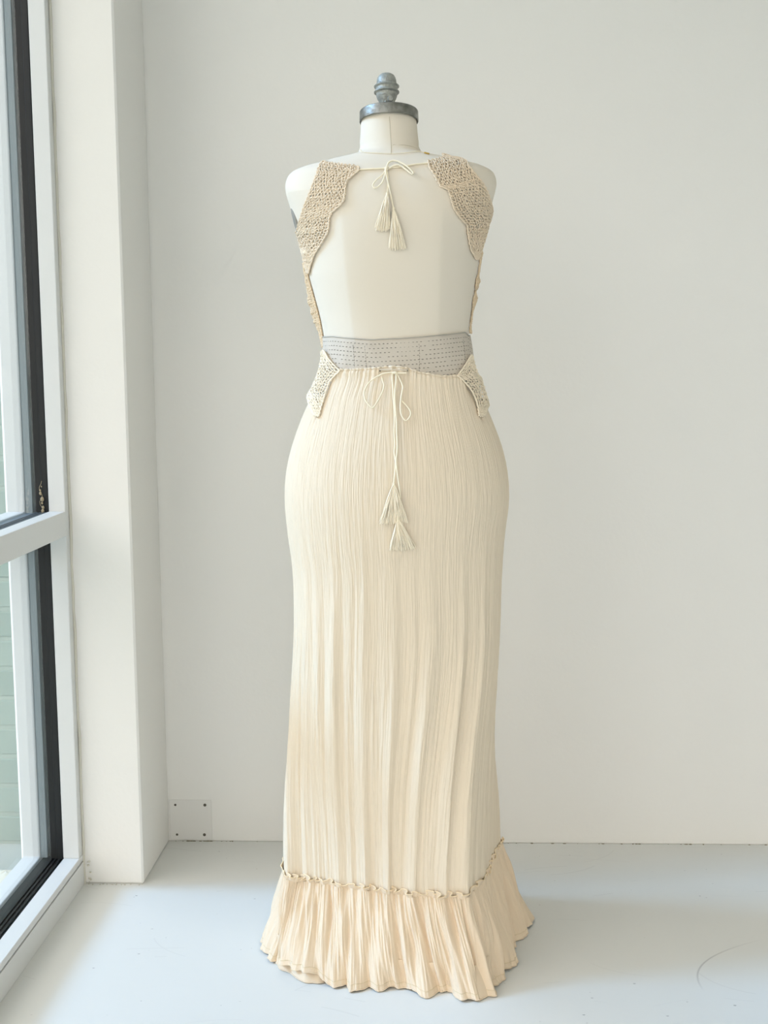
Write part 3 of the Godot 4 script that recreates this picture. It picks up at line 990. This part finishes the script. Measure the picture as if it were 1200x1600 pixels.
func fold(x: float) -> float:
	# long soft folds of the lower skirt, crest by crest: a gentle slope on the left, a steep one on the right
	var h := 0.0
	for k in FOLDS.size() / 2:
		var q := x - FOLDS[k * 2]
		var w := 0.0135 if q < 0.0 else 0.0075
		h += FOLDS[k * 2 + 1] * exp(-q * q / (w * w))
	return h

func skirt_shift(phi: float, y: float, x0: float, top: float) -> float:
	# how far the cloth stands off its base: crepe, gathers under the waist, folds lower down
	var s := phi * 0.0034
	var back := 1.0 if absf(phi) < 115.0 else 0.0
	var low := smoothstep(0.86, 0.36, y)
	var h := back * fold(x0) * low
	h += n_mid.get_noise_2d(s * 46.0, y * 1.7) * lerpf(0.0003, 0.0026, low)
	h += n_mid.get_noise_2d(s * 105.0 + 40.0, y * 2.3) * lerpf(0.0003, 0.0009, low)
	h += n_fine.get_noise_2d(s * 300.0, y * 13.0) * CREPE
	var g := exp(-(top - y) / 0.022)
	var rim := 1.0 - smoothstep(48.0, 54.0, absf(phi))
	var side := (1.0 if phi < 10.0 else 0.45) * rim
	h -= (1.0 - rim) * 0.0060 * g * back
	h += g * side * (n_fine.get_noise_2d(s * 95.0 + 9.0, y * 4.0)) * 0.0038
	var c := (top - y) / 0.012
	if c < 1.0:
		h += rim * 0.0022 * sin(PI * clampf(c, 0.0, 1.0))
	return h

func build_skirt(d: Node3D) -> void:
	var cols := columns_round(SKIRT_COLS, 150)
	var nu := cols.size()
	var nv := 150
	var ny := 40
	var P := PackedVector3Array()
	P.resize(nu * nv)
	for i in nu:
		var phi := cols[i]
		var ph := phi if phi <= 180.0 else phi - 360.0
		var top := skirt_top(ph)
		var x0 := skirt_point(phi, 0.35).x
		var ca := deg_to_rad(phi)
		var nn := Vector3(sin(ca), 0.0, cos(ca))
		# base points on a few heights, then straight between them
		var base := PackedVector3Array()
		for k in ny:
			base.append(skirt_point(phi, lerpf(top, 0.152, k / (ny - 1.0))))
		for j in nv:
			var t := j / (nv - 1.0)
			t = lerpf(t * t, t, 0.55)
			var y := lerpf(top, 0.152, t)
			var fk := t * (ny - 1)
			var k := mini(int(fk), ny - 2)
			var p := base[k].lerp(base[k + 1], fk - k)
			var h := skirt_shift(ph, y, x0, top)
			P[j * nu + i] = p + nn * h
	var a := Acc.new()
	a.grid(P, nu, true)
	part("skirt", a, M.cotton, d)
	# rolled upper edge of the drawstring casing
	a = Acc.new()
	var pts := PackedVector3Array()
	for i in nu:
		if cols[i] > -51.0 and cols[i] < 50.0 and i % 3 == 0:
			pts.append(P[i] + Vector3(0, 0, 0.0003))
	var swell := PackedFloat32Array()
	for k in pts.size():
		swell.append(1.0 + 0.55 * n_mid.get_noise_2d(k * 0.16, 12.0))
	a.tube(pts, 0.0020, 7, false, swell)
	part("casing_edge", a, M.cotton, d)

func tier_base(phi: float, t: float) -> Vector3:
	var a := ring(HEADING, phi)
	var b := ring(HEM, phi)
	var q := a.lerp(b, pow(t, 1.12))
	return Vector3(q.x, 0.0, q.y)

func hem_height(phi: float) -> float:
	# the hem lifts off the lining at the left corner
	var y := 0.004 + 0.0025 * n_mid.get_noise_2d(phi * 0.09, 7.0)
	y += 0.016 * smoothstep(-76.0, -62.0, phi) * smoothstep(-38.0, -52.0, phi)
	return maxf(y, 0.002)

func build_tier(d: Node3D) -> void:
	var cols := columns_round(TIER_COLS, 160)
	var nu := cols.size()
	var nv := 56
	var P := PackedVector3Array()
	P.resize(nu * nv)
	var L := PackedVector3Array()
	L.resize(nu * 12)
	for i in nu:
		var phi := cols[i]
		var ph := phi if phi <= 180.0 else phi - 360.0
		var s := ph * 0.0036
		var ca := deg_to_rad(phi)
		var e := tier_base(phi + 0.6, 0.6) - tier_base(phi - 0.6, 0.6)
		var nn := Vector3(-e.z, 0.0, e.x).normalized()
		if nn.dot(Vector3(sin(ca), 0, cos(ca))) < 0.0:
			nn = -nn
		var yh := hem_height(ph)
		var fd := fold(skirt_point(phi, 0.35).x) if absf(ph) < 115.0 else 0.0
		for j in nv:
			var t := j / (nv - 1.0)
			var p := tier_base(phi, t)
			p.y = lerpf(0.153, yh, t)
			# gathers fan out from the seam: narrow at the top, wide at the hem
			var wob := s + 0.012 * t * n_mid.get_noise_2d(s * 9.0, 4.0)
			var big := n_mid.get_noise_2d(wob * 30.0, 20.0 + t * 0.8)
			big = 0.35 + big - 0.8 * maxf(0.0, -big - 0.2)
			var h := big * 0.0150 * pow(t, 0.8)
			h += n_mid.get_noise_2d(wob * 74.0, 50.0 + t * 1.0) * 0.0042 * (0.35 + 0.65 * smoothstep(0.0, 0.25, t)) * (1.0 - 0.35 * t)
			h += n_mid.get_noise_2d(wob * 150.0, 80.0 + t * 2.0) * 0.0022 * (1.0 - 0.5 * t)
			h += n_fine.get_noise_2d(s * 330.0, t * 1.6) * CREPE
			if t > 0.955:
				h += 0.0006
			h += fd * (1.0 - 0.75 * t)
			P[j * nu + i] = p + nn * (h + 0.0016)
		# lining that shows below the hem
		for j in 12:
			var t := 0.70 + 0.30 * j / 11.0
			var p := tier_base(phi, t)
			p.y = lerpf(0.153, 0.0022, t)
			var out := -0.010
			out += 0.019 * smoothstep(-84.0, -70.0, ph) * smoothstep(-40.0, -52.0, ph)
			out += 0.015 * smoothstep(38.0, 44.0, ph) * smoothstep(58.0, 53.0, ph)
			out += 0.004 * n_mid.get_noise_2d(s * 34.0, 90.0)
			L[j * nu + i] = p + nn * out * smoothstep(0.70, 0.95, t)
	var a := Acc.new()
	a.grid(P, nu, true)
	part("ruffle", a, M.tier, d)
	a = Acc.new()
	a.grid(L, nu, true)
	var lining := part("lining_hem", a, M.tier, d)
	# turned hems: a rolled edge and a line of stitching above it
	a = Acc.new()
	var e0 := PackedVector3Array()
	var e1 := PackedVector3Array()
	var e2 := PackedVector3Array()
	for i in nu:
		if cols[i] < 112.0 and i % 3 == 0:
			e0.append(P[(nv - 1) * nu + i])
			e1.append(P[(nv - 4) * nu + i] + (P[(nv - 4) * nu + i] * Vector3(1, 0, 1)).normalized() * 0.0002)
			e2.append(L[11 * nu + i])
	a.tube(e0, 0.0012, 6)
	part("hem_edge", a, M.tier, d)
	a = Acc.new()
	a.tube(e1, 0.0007, 5)
	part("hem_stitching", a, M.hem_thread, d)
	a = Acc.new()
	a.tube(e2, 0.0012, 6)
	part("lining_edge", a, M.tier, lining)
	# the little standing frill where the ruffle is sewn on
	var n := 1100
	var R := PackedVector3Array()
	var top := PackedVector3Array()
	R.resize(n * 5)
	var ph0 := -112.0
	var walk := 0.0
	for i in n:
		var phi := ph0 + 262.0 * i / (n - 1.0)
		var e := tier_base(phi + 0.6, 0.0) - tier_base(phi - 0.6, 0.0)
		var nn := Vector3(-e.z, 0.0, e.x).normalized()
		if nn.dot(Vector3(sin(deg_to_rad(phi)), 0, cos(deg_to_rad(phi)))) < 0.0:
			nn = -nn
		var tg := e.normalized()
		var fd := fold(skirt_point(phi, 0.35).x) if absf(phi) < 115.0 else 0.0
		walk += (0.75 + 0.65 * n_mid.get_noise_2d(phi * 0.11, 61.0)) * 262.0 / n * 1.25
		var sw := sin(walk)
		var amp := 0.55 + 0.5 * n_mid.get_noise_2d(phi * 0.16, 30.0)
		for j in 5:
			var t := 1.0 - j / 4.0
			var p := tier_base(phi, 0.0)
			p += nn * (0.0012 + fd + t * (0.0022 + amp * 0.0042 * sw))
			p += tg * t * amp * 0.0050 * sin(walk * 2.0 + 0.6)
			p.y = 0.150 + t * (0.0105 + 0.0044 * cos(walk + 0.5) * amp + 0.0025 * n_mid.get_noise_2d(phi * 0.12, 44.0))
			R[j * n + i] = p
			if j == 0:
				top.append(p)
	a = Acc.new()
	a.grid(R, n, false)
	var fr := part("ruffle_heading", a, M.tier, d)
	a = Acc.new()
	a.tube(top, 0.0010, 6)
	part("overlocked_edge", a, M.thread, fr)

func lace(d: Node3D, called: String, T: PackedFloat32Array, on_skirt: bool, off: float, pitch: float, r: float, m: Material, wide := false) -> void:
	# crochet worked as real yarn: lengthwise and crosswise strands on the body's surface, with a picot edge
	# rows of four (or five) numbers: outer degrees, outer y, inner degrees, inner y (, how far the outer edge stands off)
	var q := 5 if wide else 4
	var nr := T.size() / q
	var mids := PackedVector3Array()
	var length := 0.0
	var width := 0.0
	for k in nr:
		var o := surface(on_skirt, T[k * q], T[k * q + 1])
		var i := surface(on_skirt, T[k * q + 2], T[k * q + 3])
		width = maxf(width, o.distance_to(i))
		mids.append((o + i) * 0.5)
		if k > 0:
			length += mids[k].distance_to(mids[k - 1])
	var ni := maxi(2, int(length / pitch)) * 2
	var nj := maxi(2, int(width / pitch)) * 2
	var G := []
	for i in ni + 1:
		var f := float(i) / ni * (nr - 1)
		var k := mini(int(f), nr - 2)
		f -= k
		var c := PackedFloat32Array()
		for z in q:
			c.append(lerpf(T[k * q + z], T[(k + 1) * q + z], f))
		var row := PackedVector3Array()
		var nrm := PackedVector3Array()
		for j in nj + 1:
			var t := float(j) / nj
			var phi := lerpf(c[0], c[2], t)
			var y := lerpf(c[1], c[3], t)
			var nn := outward(on_skirt, phi, y)
			var extra := (c[4] * (1.0 - t) * (1.0 + 0.25 * n_mid.get_noise_2d(y * 140.0, 3.0))) if wide else 0.0
			row.append(surface(on_skirt, phi, y) + nn * (off + extra))
			nrm.append(nn)
		G.append([row, nrm])
	var a := Acc.new()
	var jit := func(i: int, j: int) -> Vector3:
		return Vector3(n_mid.get_noise_2d(i * 3.7, j * 5.1), n_mid.get_noise_2d(i * 4.3 + 50.0, j * 3.9), n_mid.get_noise_2d(i * 2.9, j * 4.7 + 90.0)) * pitch * 0.13
	var w0 := width / nj
	for j in nj + 1:
		if j % 2 == 1:
			continue
		var pts := PackedVector3Array()
		var rr := PackedFloat32Array()
		for i in ni + 1:
			var row: PackedVector3Array = G[i][0]
			var nrm: PackedVector3Array = G[i][1]
			var side := row[nj] - row[0]
			var shift := side.normalized() * minf(pitch * 0.24, side.length() * 0.3) * (1.0 if i % 4 < 2 else -1.0) * (0.6 if (j / 2) % 2 else -0.6)
			pts.append(row[j] + shift * 0.7 + jit.call(i, j) + nrm[j] * r * 0.8 * sin(i * 1.7 + j))
			rr.append(0.85 + 0.3 * absf(sin(i * 1.57 + j * 0.8)))
		a.tube(pts, r, 5, false, rr)
	for i in range(0, ni + 1):
		if i % 2 == 1:
			continue
		var pts := PackedVector3Array()
		var rr := PackedFloat32Array()
		var row: PackedVector3Array = G[i][0]
		var nrm: PackedVector3Array = G[i][1]
		if row[0].distance_to(row[nj]) < 0.002:
			continue
		for j in nj + 1:
			var along: Vector3 = (G[mini(i + 1, ni)][0][j] - G[maxi(i - 1, 0)][0][j])
			pts.append(row[j] + along.normalized() * pitch * 0.18 * (1.0 if j % 4 < 2 else -1.0) + jit.call(i + 31, j) + nrm[j] * r * 0.8 * sin(j * 1.7 + i))
			rr.append(0.8 + 0.3 * absf(sin(j * 1.57 + i * 0.9)))
		a.tube(pts, r * 0.95, 5, false, rr)
	var o := part(called, a, m, d)
	# picot edging along both sides
	a = Acc.new()
	for e in 2:
		var pts := PackedVector3Array()
		for i in ni * 2 + 1:
			var f := i * 0.5
			var k := mini(int(f), ni - 1)
			var j := 0 if e == 0 else nj
			var p: Vector3 = (G[k][0][j] as Vector3).lerp(G[k + 1][0][j], f - k)
			var inward: Vector3 = G[k][0][nj] - G[k][0][0]
			inward = inward.normalized() * (1.0 if e == 1 else -1.0)
			pts.append(p + inward * (0.0006 + 0.0016 * absf(sin(i * 0.62 + 0.5 * n_mid.get_noise_2d(i * 0.2, e)))) + (G[k][1][j] as Vector3) * 0.0004 * sin(i * 1.1))
		a.tube(pts, r * 1.35, 6)
	part("picot_edge", a, m, o)

func blob(a: Acc, c: Vector3, h: Vector3, nu := 14) -> void:
	var P := PackedVector3Array()
	for j in 9:
		var t := PI * j / 8.0
		for i in nu:
			var u := TAU * i / nu
			P.append(c + h * Vector3(maxf(sin(t), 0.02) * sin(u), cos(t), maxf(sin(t), 0.02) * cos(u)) * (1.0 + 0.08 * sin(u * 3.0 + t * 4.0)))
	a.grid(P, nu, true)

func tassel(d: Node3D, top: Vector2, xl: float, xr: float, ybot: float, on_skirt: bool, seed_no: int) -> void:
	var r := RandomNumberGenerator.new()
	r.seed = seed_no * 77
	var a := Acc.new()
	var lift := 0.0075
	for k in 80:
		var u := (k + r.randf()) / 80.0
		var lay := r.randf()
		var x1 := lerpf(xl, xr, u) + r.randf_range(-0.001, 0.001)
		var y1 := ybot + r.randf_range(-0.004, 0.004) + 0.006 * absf(u - 0.5) * (1.0 if seed_no % 2 else 0.4)
		var pts := PackedVector3Array()
		var wob := r.randf() * 10.0
		for s in 9:
			var t := s / 8.0
			var x := lerpf(top.x + (u - 0.5) * 0.002, x1, pow(t, 0.85)) + sin(wob + t * 9.0) * 0.0008 * t
			var y := lerpf(top.y, y1, t)
			var z := back_z_fast(on_skirt, y) - 0.9 * x * x + 0.0035 + lift * (0.15 + lay * 0.85) * sin(PI * minf(t * 0.9 + 0.08, 1.0)) + 0.001 * sin(wob * 2.0 + t * 7.0)
			pts.append(Vector3(x, y, z))
		a.tube(pts, 0.0008, 5)
	var o := part("tassel", a, M.tassel, d)
	a = Acc.new()
	var z0 := back_z_fast(on_skirt, top.y) + 0.0055
	blob(a, Vector3(top.x, top.y + 0.001, z0), Vector3(0.0024, 0.0034, 0.0026))
	for k in 3:
		var pts := PackedVector3Array()
		for s in 16:
			var t := TAU * s / 16
			pts.append(Vector3(top.x + cos(t) * 0.0022, top.y - 0.003 - k * 0.0011, z0 + sin(t) * 0.0022))
		a.tube(pts, 0.0006, 5, true)
	part("tassel_knot", a, M.cord, o)

func back_z_fast(on_skirt: bool, y: float) -> float:
	return surface(on_skirt, 0.0, y).z

# ---------------------------------------------------------------- small things

func build_small_things() -> void:
	# thin cord round the neck with its small brass clasp
	var c := thing("neck_cord", "thin cream cord with a small brass clasp round the base of the neck", "cord", FORM_AT, FORM_TURN)
	var a := Acc.new()
	var p := on_body(NECK_CORD, 0.0012)
	a.tube(p, 0.0006, 6)
	part("cord", a, M.cord, c)
	a = Acc.new()
	var e := p[p.size() - 1]
	a.tube(PackedVector3Array([e + Vector3(-0.001, 0.0006, 0.0005), e + Vector3(0.004, -0.0008, 0.0008), e + Vector3(0.008, -0.0016, 0.0006)]), 0.0013, 8)
	part("clasp", a, M.gold, c, "", "small brass clasp")
	# dry husks and dust caught in a cobweb in the lower corner of the upper pane
	var h := thing("cobweb", "dusty cobweb with dry insect husks hanging in the lower corner of the upper window pane", "cobweb")
	a = Acc.new()
	var x := WIN_X - 0.048
	var z := PIER_Z + 0.027 + 0.002
	var pts := PackedVector3Array()
	for k in 12:
		pts.append(Vector3(x + 0.003 * sin(k * 1.3), BAR_HIGH - 0.003 + k * 0.006, z + 0.002))
	a.tube(pts, 0.0005, 5)
	part("web_strand", a, M.husk, h)
	var r := RandomNumberGenerator.new()
	r.seed = 6
	for q in [[0.004, 0.0035], [0.011, 0.003], [0.020, 0.0022], [0.028, 0.0042], [0.040, 0.0030], [0.046, 0.0020], [0.054, 0.0014]]:
		a = Acc.new()
		blob(a, Vector3(x + r.randf_range(-0.004, 0.004), BAR_HIGH - 0.002 + q[0], z + 0.003), Vector3(q[1] * 0.9, q[1] * 1.2, q[1] * 0.7), 9)
		part("husk", a, M.husk, h)
	# a pale stone lying outside, close to the glass
	a = Acc.new()
	blob(a, STONE_AT, Vector3(0.040, 0.028, 0.036), 20)
	var st := part("stone", a, M.stone)
	st.set_meta("label", "rounded pale stone lying outside on the pavement close to the lower window pane")
	st.set_meta("category", "stone")
